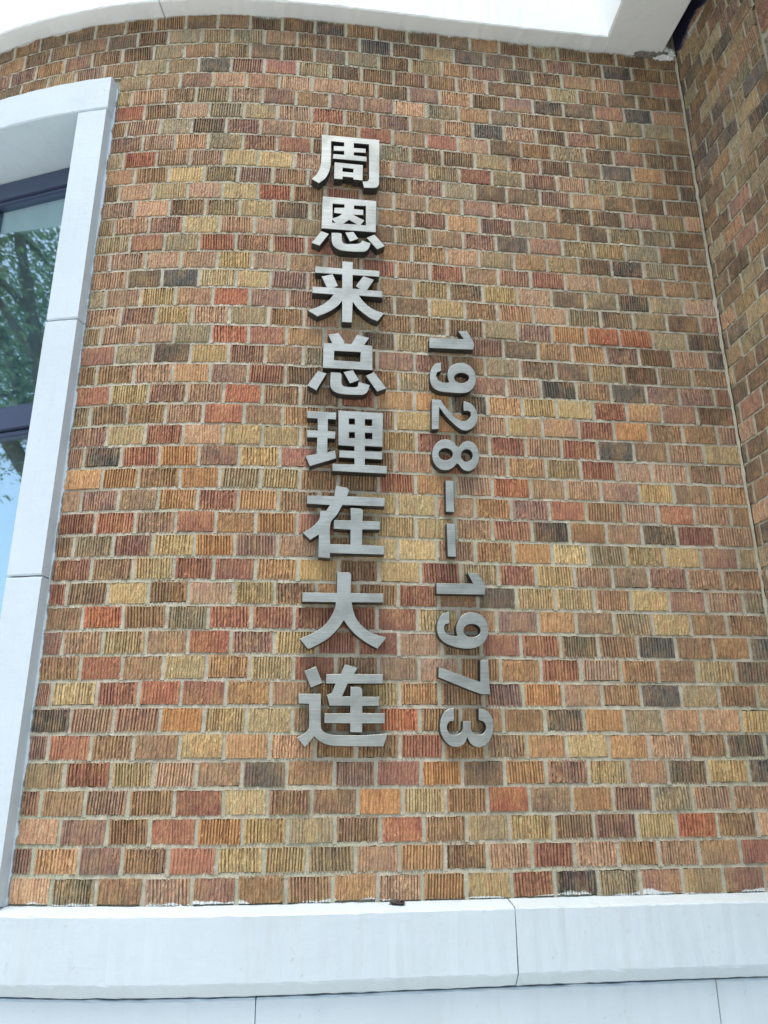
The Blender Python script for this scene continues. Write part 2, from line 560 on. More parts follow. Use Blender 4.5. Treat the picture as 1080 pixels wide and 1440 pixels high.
def joint_mesh(name, fn, lst, a_max, parent, holes=None):
    """bed joints and head joints struck nearly flush with the bricks, with ragged edges"""
    V, F = [], []
    def quad_strip(pts):
        b = len(V)
        for (lo_, hi_) in pts: V.extend((lo_, hi_))
        for q in range(len(pts) - 1):
            F.append((b + 2 * q, b + 2 * q + 2, b + 2 * q + 3, b + 2 * q + 1))
    def P(a, z, off):
        x, y, _h = fn(a, off)
        return (x, y, z)
    rows_ = {}
    for (a, z, wd, cl, c_) in lst: rows_.setdefault(c_, []).append((a, z, wd))
    for c_, bl in rows_.items():
        zb = Z0 + c_ * CH
        bl.sort()
        a0_, a1_ = bl[0][0] - bl[0][2] / 2 - .004, bl[-1][0] + bl[-1][2] / 2 + .004
        for zj_ in ((zb,) if c_ else ()):
            n_ = max(2, int((a1_ - a0_) / .009))
            run = []
            for a in np.linspace(a0_, a1_, n_):
                if holes and holes(a, zj_):
                    if len(run) > 1: quad_strip(run)
                    run = []; continue
                o_ = -.0012 + random.gauss(0, .0008)
                run.append((P(a, zj_ - .0058 + random.gauss(0, .0009), o_), P(a, zj_ + .0056 + random.gauss(0, .0009), o_ - .0034)))
            if len(run) > 1: quad_strip(run)
        for q in range(len(bl) - 1):
            l_, r_ = bl[q][0] + bl[q][2] / 2, bl[q + 1][0] - bl[q + 1][2] / 2
            if r_ - l_ > .03: continue
            run = []
            for k in range(8):
                z = zb + CH * k / 7
                o_ = -.0018 + random.gauss(0, .0007)
                run.append((P(l_ - .0012 + random.gauss(0, .0006), z, o_), P(r_ + .0012 + random.gauss(0, .0006), z, o_)))
            quad_strip(run)
    return link(name, mesh(name, V, F, (M_MORTAR,), True), None, parent)
joint_mesh('mortar_joints', wall_at, items, S_COR, WALL)

# ------------------------------------------------------------------ side wall
SIDE = empty('side_brick_wall', (CX, CY, 0), 'brick wall with smoother olive bricks meeting the curved wall at the corner', 'wall')
T_OPEN, Z_OPEN1, Z_OPEN0 = .412, Z0 + 36.8 * CH, Z0 + 6 * CH
T_END = 1.75
Z_SIDE1 = Z_TOP + .45
def side_hole(t, z): return T_OPEN + .01 < t < 1.2 and Z_OPEN0 < z < Z_OPEN1
mortar_bed(side_at, 0, T_END, Z0 - .02, Z_SIDE1, 'mortar_bed', SIDE, step=.016, holes=side_hole)
for (ta, tb, za, zb) in ((.0, T_OPEN, Z0 - .3, Z_SIDE1), (1.2, T_END, Z0 - .3, Z_SIDE1),
                         (T_OPEN, 1.2, Z_OPEN1, Z_SIDE1), (T_OPEN, 1.2, Z0 - .3, Z_OPEN0)):
    sweep(spath(ta, tb), [(-.012, za), (-.012, zb), (-.24, zb), (-.24, za)], 'wall_core', M_MORTAR, SIDE)
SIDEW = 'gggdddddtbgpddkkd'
sitems = []
ncs = int((Z_SIDE1 - Z0) / CH)
for c_ in range(ncs):
    zc = Z0 + (c_ + .5) * CH
    ph = .031 if c_ % 2 == 0 else .086
    t = 0.006
    j = 0 if ph > .03 else 1
    nxt = ph
    while t < T_END - .02:
        wdt = nxt - t - .0092
        mid = (t + nxt) / 2
        skip = False
        if c_ in (37, 38) and t > T_OPEN - .03 and mid < 1.25: skip = True          # soldier course over the opening
        if side_hole(mid, zc) and t > T_OPEN - .03:
            skip = True
        if not skip and t < T_OPEN < nxt and Z_OPEN0 < zc < Z_OPEN1 + 2 * CH:
            wdt = T_OPEN - t - .006
            mid = t + .005 + wdt / 2 - .005
        if not skip and wdt > .012:
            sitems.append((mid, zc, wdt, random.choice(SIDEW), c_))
        t = nxt
        nxt = nxt + BP + random.gauss(0, .0015)
def side_rank(q):
    t, z = q[0], q[1]
    return (t < .62 and z > Z0 + 8 * CH)
near = [q for q in sitems if side_rank(q)]
far = [q for q in sitems if not side_rank(q)]
for q in near[:290]:
    x, y, a = side_at(q[0])
    place_brick(x, y, q[1], a, q[2], q[3], SIDE, 0, True)
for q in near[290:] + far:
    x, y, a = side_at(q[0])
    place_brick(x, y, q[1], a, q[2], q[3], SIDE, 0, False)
flush_stuff('outer_brick_courses', SIDE)
joint_mesh('mortar_joints', side_at, sitems, T_END, SIDE, lambda t, z: T_OPEN < t < 1.2 and Z_OPEN0 < z < Z_OPEN1 + 2 * CH - .01)
for i in range(12):                                                             # soldier bricks
    t = T_OPEN + .005 + .033 + i * .0649
    if t > 1.2: break
    x, y, a = side_at(t)
    o = link('brick', FULL_M[i % NV], None, SIDE, (x, y, Z0 + 38 * CH))
    o.rotation_euler = (0, math.pi / 2, a)
    o.scale = (1.16, 1, 1)
    o.color = colour(random.choice(SIDEW))
# pale uneven fillet of mortar down the inner corner
V, F = [], []
zz = np.arange(Z0, Z_TOP + .4, .02)
for z in zz:
    a, b = .001 + abs(random.gauss(0, .0022)), .001 + abs(random.gauss(0, .0025))
    x0, y0, _a = wall_at(S_COR - a - .0035, .0005)
    x1, y1, _a = wall_at(S_COR - .002, .0025 + random.random() * .002)
    x2, y2, _a = side_at(b + .0035, .0005)
    V += [(x0, y0, z), (x1, y1, z), (x2, y2, z)]
for i in range(len(zz) - 1):
    for k in range(2): F.append((3 * i + k, 3 * i + k + 1, 3 * i + k + 4, 3 * i + k + 3))
link('corner_joint', mesh('corner_joint', V, F, (M_MORTAR,), True), None, SIDE)

# gap shade and bitumen painted as one dark sheet, side wall above cornice level
M_SHADE_BITUMEN = plain('dark_blue_shade_and_bitumen', rgb(44, 44, 72), .6, 0, 14, .35)
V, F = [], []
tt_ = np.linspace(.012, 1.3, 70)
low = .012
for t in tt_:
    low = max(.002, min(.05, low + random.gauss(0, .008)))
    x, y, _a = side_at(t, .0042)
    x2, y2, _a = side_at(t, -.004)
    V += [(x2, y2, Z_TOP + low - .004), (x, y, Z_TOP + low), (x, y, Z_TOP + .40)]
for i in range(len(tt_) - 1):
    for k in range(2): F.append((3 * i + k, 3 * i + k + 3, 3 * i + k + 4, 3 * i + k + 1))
link('gap_shade_and_bitumen', mesh('gap_shade_and_bitumen', V, F, (M_SHADE_BITUMEN,)), None, SIDE)

# dark window let into the side wall
sx_, sy_, sa_ = side_at(T_OPEN)
SW = empty('side_window', (sx_, sy_, Z_OPEN0), 'dark purple framed window under soldier bricks in the side wall', 'window')
sweep(spath(T_OPEN + .002, T_OPEN + .05), [(-.03, Z_OPEN0), (-.03, Z_OPEN1 - .002), (-.12, Z_OPEN1 - .002), (-.12, Z_OPEN0)], 'frame', M_DARKFRAME, SW)
sweep(spath(1.145, 1.198), [(-.03, Z_OPEN0), (-.03, Z_OPEN1 - .002), (-.12, Z_OPEN1 - .002), (-.12, Z_OPEN0)], 'frame', M_DARKFRAME, SW)
sweep(spath(T_OPEN + .05, 1.145), [(-.032, Z_OPEN1 - .055), (-.032, Z_OPEN1 - .003), (-.12, Z_OPEN1 - .003), (-.12, Z_OPEN1 - .055)], 'frame', M_DARKFRAME, SW)
sweep(spath(T_OPEN + .05, 1.145), [(-.032, Z_OPEN0), (-.032, Z_OPEN0 + .05), (-.12, Z_OPEN0 + .05), (-.12, Z_OPEN0)], 'frame', M_DARKFRAME, SW)
sweep(spath(T_OPEN + .05, 1.145), [(-.07, Z_OPEN0 + .05), (-.07, Z_OPEN1 - .055), (-.076, Z_OPEN1 - .055), (-.076, Z_OPEN0 + .05)], 'pane', M_GLASS, SW)
sweep(spath(T_OPEN, 1.2), [(-.20, Z_OPEN0), (-.20, Z_OPEN1), (-.23, Z_OPEN1), (-.23, Z_OPEN0)], 'backing', M_DARK, SW)

# ------------------------------------------------------------------ white ledge below the bricks and the base under it
def chamfered(pr, c=.004):
    out = []
    n = len(pr)
    for i in range(n):
        p0, p1, p2 = np.array(pr[i - 1]), np.array(pr[i]), np.array(pr[(i + 1) % n])
        a, b = (p0 - p1) / np.linalg.norm(p0 - p1), (p2 - p1) / np.linalg.norm(p2 - p1)
        if a @ b < -.97: out.append(tuple(p1)); continue
        out += [tuple(p1 + a * c), tuple(p1 + b * c)]
    return out
ZL = ZC - .303
ledge_prof = chamfered([(-.10, Z0 + .001), (.004, Z0 + .001), (.060, ZL), (.060, ZC - .441), (.030, ZC - .471), (-.10, ZC - .471)], .003)
base_prof = chamfered([(-.10, ZC - .474), (.032, ZC - .474), (.032, .02), (-.10, .02)], .004)
LED = empty('stone_ledge', (wx, wy, ZC - .47), 'white painted ledge with sloping top running under the bricks', 'ledge')
def joints(a, b, cuts, gap=.0013):
    e = [a] + list(cuts) + [b]
    return [(e[i] + (gap if i else 0), e[i + 1] - (gap if i < len(e) - 2 else 0)) for i in range(len(e) - 1)]
for (a, b) in joints(-2.9, S_COR - .062, (-1.62, -.98 + .02, .298)):
    if b < -1: pass
    sweep(cpath(a, b, .02), ledge_prof, 'ledge_block', M_PAINT, LED, .0006)
sweep(spath(.0, T_END), ledge_prof, 'ledge_block', M_PAINT, LED, .0005)
sweep(cpath(-2.9, S_COR - .064, .05), [(-.11, ZC - .46), (.020, ZC - .46), (.048, ZC - .436), (.048, ZL - .012), (.0, Z0 - .012), (-.11, Z0 - .012)], 'joint_filler', M_PAINT, LED)
BAS = empty('white_plinth', (wx, wy, 0), 'white painted plinth of large blocks set back below the ledge', 'plinth')
for (a, b) in joints(-2.9, S_COR - .034, (-1.38, -.296, .79)):
    sweep(cpath(a, b, .025), base_prof, 'base_block', M_PAINT, BAS, .0006)
sweep(spath(.0, T_END), base_prof, 'base_block', M_PAINT, BAS, .0005)

sweep(cpath(-2.9, S_COR - .036, .05), [(-.11, ZC - .49), (.022, ZC - .49), (.022, .03), (-.11, .03)], 'joint_filler', M_PAINT, BAS)
# ------------------------------------------------------------------ stone cornice over the bricks and the beam beside the side wall
COR = empty('stone_cornice', (wx, wy, Z_TOP), 'white curved stone cornice band along the top of the bricks', 'cornice')
ZT2 = Z_TOP + .42
cor_prof = chamfered([(-.1, Z_TOP), (.058, Z_TOP), (.058, ZT2), (-.1, ZT2)], .004)
sb = pix_wall(227, 18, .03)[0]
for (a, b) in joints(-2.9, .822, (-1.75, sb,), .0016):
    sweep(cpath(a, b, .02), cor_prof, 'cornice_block', M_PAINT2, COR, .0006)
def plan_prism(pts, z0, z1, name, mat, parent=None, bev=.005):
    me = bpy.data.meshes.new(name)
    bm = bmesh.new()
    lo = [bm.verts.new((x, y, z0)) for x, y in pts]
    hi = [bm.verts.new((x, y, z1)) for x, y in pts]
    n = len(pts)
    bm.faces.new(lo); bm.faces.new(hi)
    for i in range(n): bm.faces.new((lo[i], lo[(i + 1) % n], hi[(i + 1) % n], hi[i]))
    bmesh.ops.recalc_face_normals(bm, faces=bm.faces)
    if bev: bmesh.ops.bevel(bm, geom=list(bm.edges), offset=bev, segments=2, affect='EDGES')
    bm.to_mesh(me); bm.free()
    me.materials.append(mat)
    return link(name, me, None, parent)
BL = 1.35
A0 = Vector((.812, 2.086)); B0 = Vector((1.030, 2.160))
A1 = A0 + Vector((.0811, -.9967)) * BL
B1 = B0 + Vector((.150, -.9887)) * BL
wl, wr = wall_at(.8225, -.04), wall_at(1.045, -.04)
beam = plan_prism([wl[:2], wr[:2], (B0.x, B0.y), (B1.x, B1.y), (A1.x, A1.y), (A0.x, A0.y)], Z_TOP - .0015, ZT2, 'stone_beam', M_PAINT2)
tag(beam, 'deep white beam projecting from the cornice beside the side wall', 'beam')

_sl = [side_at(-.05, -.1)[:2], side_at(BL, -.1)[:2], (A1.x + .02, A1.y), (A0.x + .02, A0.y), wall_at(.84, -.06)[:2]]
cap = plan_prism(_sl, ZT2 + .002, ZT2 + .12, 'gap_shading_slab', M_PAINT2, None, .005)  # slab added out of view to keep the gap beside the beam dark
tag(cap, 'unseen white slab added over the deep beam to shade the gap by the side wall', 'slab')
# crumbled mortar where beam, cornice and side wall meet
def lump(name, cx, cy, cz, sx, sy, sz, seed, mat, parent):
    bm = bmesh.new()
    bmesh.ops.create_icosphere(bm, subdivisions=3, radius=1)
    r = np.random.default_rng(seed)
    d = r.normal(0, 1, (6, 3)); ph = r.uniform(0, 6, 6)
    for v in bm.verts:
        k = 1 + sum(.13 * math.sin(3.1 * (i * .6 + 1) * v.co.dot(Vector(d[i])) + ph[i]) for i in range(6)) + r.normal(0, .13)
        v.co = Vector((cx + v.co.x * sx * k, cy + v.co.y * sy * k, cz + v.co.z * sz * k))
    me = bpy.data.meshes.new(name)
    bm.to_mesh(me); bm.free()
    me.materials.append(mat)
    return link(name, me, None, parent)
for i, (s, dz, sx, sz, m) in enumerate(((.955, -.004, .022, .008, M_ROUGH), (.985, -.006, .02, .009, M_ROUGH), (1.02, -.006, .022, .010, M_ROUGH), (1.045, -.006, .02, .011, M_ROUGH),
                                        (1.068, .006, .018, .024, M_PAINT2), (1.052, .014, .014, .016, M_PAINT2), (1.03, -.017, .026, .004, M_PAINT2), (1.06, -.012, .014, .009, M_PAINT2))):
    x, y, a = wall_at(s, .004)
    lump('crumbled_mortar', x, y, Z_TOP + dz, sx, .014, sz, 40 + i, m, SIDE)

# ------------------------------------------------------------------ window with stone surround on the curve
jx, jy, ja = wall_at(S_WIN)
WIN = empty('stone_framed_window', (jx, jy, Z0), 'tall curved window in a white stone surround with dark metal frame', 'window')
JW, JO = .0975, .042
def sblock(s0, s1, z0, z1, o0, o1, name, mat, parent, jit=.0005, c=.004):
    return sweep(cpath(s0, s1, .02), chamfered([(o0, z0), (o1, z0), (o1, z1), (o0, z1)], c), name, mat, parent, jit)
zj = [Z0 + .002, ZC + .495, ZC + 1.272, Z_LIN0]
for i in range(3):
    sblock(S_WIN - JW, S_WIN, zj[i] + (.0018 if i else 0), zj[i + 1] - .0018, -.22, JO, 'jamb_block', M_PAINT, WIN)
    sblock(S_OPEN0 - JW, S_OPEN0, zj[i] + (.0018 if i else 0), zj[i + 1] - .0018, -.22, JO, 'jamb_block', M_PAINT, WIN)
sblock(-1.66, S_WIN + .004, Z_LIN0, Z_LIN1, -.22, JO + .002, 'lintel_block', M_PAINT, WIN)
sblock(S_OPEN0 - JW - .004, -1.664, Z_LIN0, Z_LIN1, -.22, JO + .002, 'lintel_block', M_PAINT, WIN)
sblock(S_OPEN0, S_WIN - JW, Z0 + .002, Z0 + .06, -.22, .02, 'sill', M_PAINT, WIN)
# ragged edge of paint lapping from the surround onto the bricks
V, F = [], []
zz = np.arange(Z0 + .002, Z_LIN1, .006)
wv = .003
for z in zz:
    wv = max(.0008, min(.008, wv + random.gauss(0, .0016)))
    x0, y0, _a = wall_at(S_WIN - .004, .003)
    x1, y1, _a = wall_at(S_WIN + wv, .0022)
    x2, y2, _a = wall_at(S_WIN + wv + .0004, -.006)
    V += [(x0, y0, z), (x1, y1, z), (x2, y2, z)]
for i in range(len(zz) - 1):
    for k in range(2): F.append((3 * i + k, 3 * i + k + 1, 3 * i + k + 4, 3 * i + k + 3))
link('paint_edge', mesh('paint_edge', V, F, (M_PAINT,), False), None, WIN)
# metal frame: flat lights between mullions, following the curve in facets
GO = -.176
mull = [-.985, -1.535, -1.95, -2.35]
def facet(i, off):
    a, b = wall_at(mull[i], GO), wall_at(mull[i + 1], GO)
    return a, b
def bar(p, q, z0, z1, out, thick, name, mat, parent):
    """box along p-q (plan), from out metres in front of the glass line back by thick"""
    d = Vector((q[0] - p[0], q[1] - p[1])).normalized()
    n = Vector((-d.y, d.x))
    if n.y > 0: n = -n
    pts = [Vector(p[:2]) + n * out, Vector(q[:2]) + n * out, Vector(q[:2]) + n * (out - thick), Vector(p[:2]) + n * (out - thick)]
    return plan_prism([(u.x, u.y) for u in pts], z0, z1, name, mat, parent, .003)
ZB = Z0 + .06
ZTR0, ZTR1 = ZC + 1.045, ZC + 1.128
for i in range(3):
    a, b = facet(i, 0)
    va, vb = Vector(a[:2]), Vector(b[:2])
    d = (vb - va).normalized()
    L = (vb - va).length
    P = lambda t: (va.x + d.x * t, va.y + d.y * t)
    fh = bar(P(-.02), P(L + .02), Z_LIN0 - .078, Z_LIN0 - .001, .02, .06, 'frame_head', M_FRAME, WIN)
    bar(P(.03), P(L - .03), Z_LIN0 - .096, Z_LIN0 - .079, .012, .04, 'glazing_bead', M_FRAME, fh)
    tm = bar(P(.03), P(L - .03), ZTR0, ZTR1, .02, .06, 'transom', M_FRAME, WIN)
    bar(P(.03), P(L - .03), ZTR0 - .022, ZTR0 - .004, .010, .04, 'glazing_bead', M_FRAME, tm)
    bar(P(.03), P(L - .03), ZB, ZB + .07, .02, .06, 'bottom_rail', M_FRAME, WIN)
    bar(P(.0), P(.03), ZB, Z_LIN0 - .079, .018, .055, 'stile', M_FRAME, WIN)
    bar(P(L - .03), P(L), ZB, Z_LIN0 - .079, .018, .055, 'stile', M_FRAME, WIN)
    for (za, zb) in ((ZTR1, Z_LIN0 - .096), (ZB + .07, ZTR0 - .022)):
        bar(P(.031), P(L - .031), za - .004, zb + .004, -.006, .006, 'pane', M_GLASS, WIN)
# dim room behind the glass
room = [wall_at(s, -.9)[:2] for s in (-2.5, -1.9, -1.3, -.75)]
fr = [wall_at(s, -.23)[:2] for s in (-.75, -2.5)]
me = bpy.data.meshes.new('room_lining')
bm = bmesh.new()
loop = [Vector((*q, 0)) for q in [fr[1]] + room + [fr[0]]]
lo = [bm.verts.new((q.x, q.y, Z0 - .1)) for q in loop]; hi = [bm.verts.new((q.x, q.y, Z_TOP)) for q in loop]
for i in range(len(loop) - 1): bm.faces.new((lo[i], lo[i + 1], hi[i + 1], hi[i]))
bm.faces.new(lo); bm.faces.new(hi)
bm.to_mesh(me); bm.free()
link('room_lining', me, M_DARK, WIN)

# curtain hanging just behind the glass
V, F = [], []
ss = np.linspace(-2.3, -.9, 180)
for i, q in enumerate(ss):
    o_ = -.262 + .022 * math.sin(q * 52) + .012 * math.sin(q * 117 + 1)
    x, y, _a = wall_at(q, o_)
    V += [(x, y, Z0 + .02), (x, y, Z_LIN0 - .03)]
for i in range(len(ss) - 1): F.append((2 * i, 2 * i + 2, 2 * i + 3, 2 * i + 1))
o = link('window_curtain', mesh('window_curtain', V, F, (M_CURT,), True))
tag(o, 'pale sheer curtain hanging in folds behind the window panes', 'curtain')

# ------------------------------------------------------------------ steel lettering
LT = .031
def smooth_poly(pts, lim=40):
    """round the gently turning corners of a traced outline, keep the sharp ones"""
    n = len(pts)
    P = [Vector(p) for p in pts]
    sm = []
    for i in range(n):
        a, b = P[i] - P[i - 1], P[(i + 1) % n] - P[i]
        ang = math.degrees(abs(a.angle_signed(b))) if a.length and b.length else 0
        sm.append(3 < ang < lim)
    out = []
    for i in range(n):
        j = (i + 1) % n
        out.append(P[i])
        if sm[i] or sm[j]:
            m0 = (P[j] - P[i - 1]) * .5 if sm[i] else (P[j] - P[i])
            m1 = (P[(j + 1) % n] - P[i]) * .5 if sm[j] else (P[j] - P[i])
            L = (P[j] - P[i]).length
            m0 = m0.normalized() * L; m1 = m1.normalized() * L
            for t in (.25, .5, .75):
                out.append((2 * t**3 - 3 * t**2 + 1) * P[i] + (t**3 - 2 * t**2 + t) * m0 + (-2 * t**3 + 3 * t**2) * P[j] + (t**3 - t**2) * m1)
    return [(q.x, q.y) for q in out]
def ellipse(cx, cy, rx, ry, n=28):
    return [(cx + rx * math.cos(2 * math.pi * i / n), cy + ry * math.sin(2 * math.pi * i / n)) for i in range(n)]
def area(p): return sum(p[i - 1][0] * p[i][1] - p[i][0] * p[i - 1][1] for i in range(len(p))) / 2
def inset(p, d):
    n = len(p); out = []
    for i in range(n):
        a, b, c = Vector(p[i - 1]), Vector(p[i]), Vector(p[(i + 1) % n])
        u, v = (b - a).normalized(), (c - b).normalized()
        nu, nv = Vector((-u.y, u.x)), Vector((-v.y, v.x))
        m = nu + nv
        if m.length < .2: m = nu
        m = m.normalized()
        out.append(tuple(b + m * (d / max(.5, m.dot(nu)))))
    return out
def plate(outer, holes, name, parent):
    """outer, holes: outlines in metres in the plate's plane (x along the wall, z up)"""
    if area(outer) < 0: outer = outer[::-1]
    holes = [h if area(h) < 0 else h[::-1] for h in holes]
    loops = [outer] + holes
    V, F, MI = [], [], []
    fr, be, bk = [], [], []
    for lp in loops:
        for store, pts, y in ((fr, inset(lp, .0008), -LT), (be, lp, -LT + .0008), (bk, lp, 0.0)):
            store.append(list(range(len(V), len(V) + len(pts))))
            V += [(x, y, z) for x, z in pts]
    flat = [i for q in fr for i in q]
    tri = tessellate_polygon([[Vector((V[i][0], V[i][2], 0)) for i in q] for q in fr])
    for t in tri:
        q = [flat[i] for i in t]
        A, B, C = (Vector(V[i]) for i in q)
        if (B - A).cross(C - A).y > 0: q = q[::-1]
        F.append(tuple(q)); MI.append(0)
    for f_, b_, k_ in zip(fr, be, bk):
        n = len(f_)
        for i in range(n):
            j = (i + 1) % n
            F.append((f_[i], b_[i], b_[j], f_[j])); MI.append(0)
            F.append((b_[i], k_[i], k_[j], b_[j])); MI.append(1)
    me = mesh(name, V, F, (M_STEEL, M_STEEL_SIDE))
    me.polygons.foreach_set('material_index', MI)
    me.update()
    return link(name, me, None, parent)
def letter(name, label, cat, group, org, k, pieces):
    """pieces: list of (outline, [holes]) in zoomed photo pixels: photo pixel = org + p / k"""
    allp = [q for pc in pieces for q in pc[0]]
    cx = org[0] + (min(q[0] for q in allp) + max(q[0] for q in allp)) / 2 / k
    cy = org[1] + (min(q[1] for q in allp) + max(q[1] for q in allp)) / 2 / k
    s, z = pix_wall(cx, cy, LT + .001)
    bx, by, a = wall_at(s, .001)
    fx, fy, _ = wall_at(s, LT + .001)
    n = Vector((math.sin(a), -math.cos(a), 0)); t = Vector((math.cos(a), math.sin(a), 0))
    def to_plane(q):
        r = ray(org[0] + q[0] / k, org[1] + q[1] / k)
        lam = (n.x * fx + n.y * fy) / (n.x * r.x + n.y * r.y)
        h = r * lam
        return ((h - Vector((fx, fy, 0))).dot(t), h.z + ZC - z)
    conv = []
    for outer, holes in pieces:
        conv.append(([to_plane(q) for q in smooth_poly(outer)], [[to_plane(q) for q in (smooth_poly(h) if len(h) < 20 else h)] for h in holes]))
    if len(conv) == 1:
        o = plate(conv[0][0], conv[0][1], name, None)
        o.location = (bx, by, z); o.rotation_euler = (0, 0, a)
        return tag(o, label, cat, group)
    e = empty(name, (bx, by, z), label, cat, group, rz=a)
    for outer, holes in conv:
        o = plate(outer, holes, 'stroke', e)
        o.matrix_parent_inverse = Matrix.Identity(4)
    return e

G1, G2 = 'steel characters of the vertical inscription', 'steel numerals beside the inscription'
Z1, Z2, Z3, Z4, Z5, Z6 = (420, 180), (420, 360), (420, 560), (410, 790), (590, 450), (590, 750)
letter('steel_character', 'topmost steel character, an open-bottomed box enclosing strokes and a small square', 'lettering', G1, Z1, 7.2, [
    ([(233, 65), (818, 120), (815, 560), (803, 590), (780, 604), (662, 604), (645, 540), (695, 540), (712, 522), (712, 165), (560, 152), (560, 200),
      (680, 208), (680, 250), (560, 245), (560, 275), (690, 290), (688, 338), (345, 308), (350, 262), (460, 270), (460, 232), (355, 228), (355, 180),
      (460, 185), (460, 145), (330, 132), (325, 370), (305, 450), (270, 510), (205, 558), (130, 515), (190, 455), (220, 380), (230, 280)], []),
    ([(362, 345), (652, 374), (648, 530), (555, 520), (552, 500), (448, 490), (445, 518), (358, 512)], [[(447, 400), (555, 412), (553, 450), (445, 440)]])])
letter('steel_character', 'second steel character from the top, a closed box over a hook with dots', 'lettering', G1, Z1, 7.2, [
    ([(243, 690), (787, 738), (782, 1055), (230, 1015)],
     [[(345, 765), (462, 773), (462, 806), (362, 806), (358, 858), (440, 868), (400, 895), (345, 912)],
      [(562, 783), (680, 790), (680, 985), (630, 980), (668, 935), (552, 878), (655, 880), (657, 828), (562, 818)],
      [(455, 968), (510, 930), (590, 975)], [(342, 928), (372, 960), (340, 956)]]),
    ([(228, 1042), (308, 1072), (213, 1190), (133, 1162)], []),
    ([(333, 1058), (425, 1063), (438, 1075), (440, 1140), (455, 1165), (480, 1172), (600, 1170), (632, 1158), (640, 1138), (728, 1165), (718, 1205),
      (690, 1240), (650, 1252), (440, 1240), (380, 1215), (345, 1180), (333, 1130)], []),
    ([(470, 1057), (555, 1050), (605, 1120), (520, 1150)], []),
    ([(688, 1110), (768, 1078), (875, 1195), (795, 1228)], [])])
letter('steel_character', 'third steel character from the top, a post crossed by two bars with spreading legs', 'lettering', G1, Z2, 7.2, [
    ([(167, 102), (440, 125), (440, 52), (550, 60), (548, 130), (820, 150), (818, 210), (548, 192), (548, 328), (622, 334), (578, 305), (655, 202),
      (765, 240), (694, 344), (850, 355), (850, 418), (612, 400), (640, 440), (700, 500), (770, 545), (868, 578), (800, 660), (720, 625), (640, 565),
      (590, 520), (548, 462), (540, 672), (438, 665), (440, 455), (400, 500), (340, 545), (270, 580), (190, 610), (92, 550), (180, 520), (260, 480),
      (320, 430), (352, 388), (138, 372), (140, 308), (284, 316), (232, 205), (345, 182), (400, 302), (360, 320), (440, 326), (440, 185), (167, 168)], [])])
letter('steel_character', 'fourth steel character from the top, a horned box over a hook with dots', 'lettering', G1, Z2, 7.2, [
    ([(250, 880), (340, 882), (298, 795), (405, 778), (468, 872), (460, 884), (535, 890), (592, 795), (715, 830), (665, 900), (748, 910), (748, 1155),
      (245, 1130)], [[(362, 958), (628, 972), (622, 1070), (360, 1055)]]),
    ([(195, 1162), (285, 1188), (180, 1360), (88, 1308)], []),
    ([(325, 1175), (425, 1182), (435, 1195), (437, 1290), (455, 1315), (475, 1322), (575, 1328), (600, 1318), (605, 1275), (720, 1305), (705, 1360),
      (675, 1395), (630, 1405), (430, 1395), (360, 1370), (328, 1335), (318, 1290)], []),
    ([(455, 1174), (550, 1155), (613, 1255), (520, 1290)], []),
    ([(680, 1212), (765, 1175), (890, 1340), (795, 1372)], [])])
letter('steel_character', 'fifth steel character from the top, with four small square holes in its right half', 'lettering', G1, Z3, 6.0, [
    ([(72, 105), (318, 120), (316, 178), (248, 174), (248, 276), (312, 282), (308, 340), (244, 336), (244, 455), (308, 440), (318, 505), (220, 535),
      (95, 572), (58, 487), (150, 470), (156, 330), (72, 328), (72, 268), (160, 272), (160, 170), (72, 165)], []),
    ([(335, 103), (712, 125), (710, 410), (560, 402), (560, 446), (708, 452), (706, 516), (560, 508), (560, 562), (745, 572), (745, 635), (285, 612),
      (285, 552), (470, 558), (470, 505), (342, 498), (342, 440), (470, 445), (470, 405), (335, 395)],
     [[(425, 170), (474, 172), (474, 222), (425, 220)], [(560, 176), (620, 178), (618, 234), (560, 232)],
      [(425, 284), (474, 286), (474, 338), (425, 336)], [(560, 290), (622, 293), (620, 345), (560, 342)]])])
letter('steel_character', 'sixth steel character from the top, slanting stroke beside a cross on a bar', 'lettering', G1, Z3, 6.0, [
    ([(315, 738), (410, 755), (428, 778), (410, 826), (728, 842), (725, 912), (370, 900), (330, 975), (270, 1055), (268, 1230), (435, 1235), (438, 1108), (295, 1100),
      (298, 1028), (440, 1030), (437, 925), (525, 932), (545, 945), (540, 1035), (690, 1040), (688, 1108), (538, 1106), (535, 1235), (722, 1248),
      (722, 1318), (266, 1305), (265, 1350), (165, 1340), (170, 1150), (98, 1195), (35, 1135), (120, 1080), (175, 1015), (178, 948), (232, 950),
      (265, 900), (70, 888), (70, 820), (300, 826)], [])])
letter('steel_character', 'seventh steel character from the top, a single bar over two curved spreading legs', 'lettering', G1, Z4, 5.3333, [
    ([(342, 78), (435, 80), (448, 95), (445, 235), (688, 238), (688, 305), (452, 303), (475, 400), (530, 480), (610, 535), (712, 568), (645, 652),
      (560, 605), (480, 545), (425, 485), (393, 438), (350, 500), (280, 570), (200, 620), (125, 655), (62, 578), (150, 540), (230, 490), (290, 420),
      (325, 345), (332, 302), (80, 298), (82, 230), (340, 234)], [])])
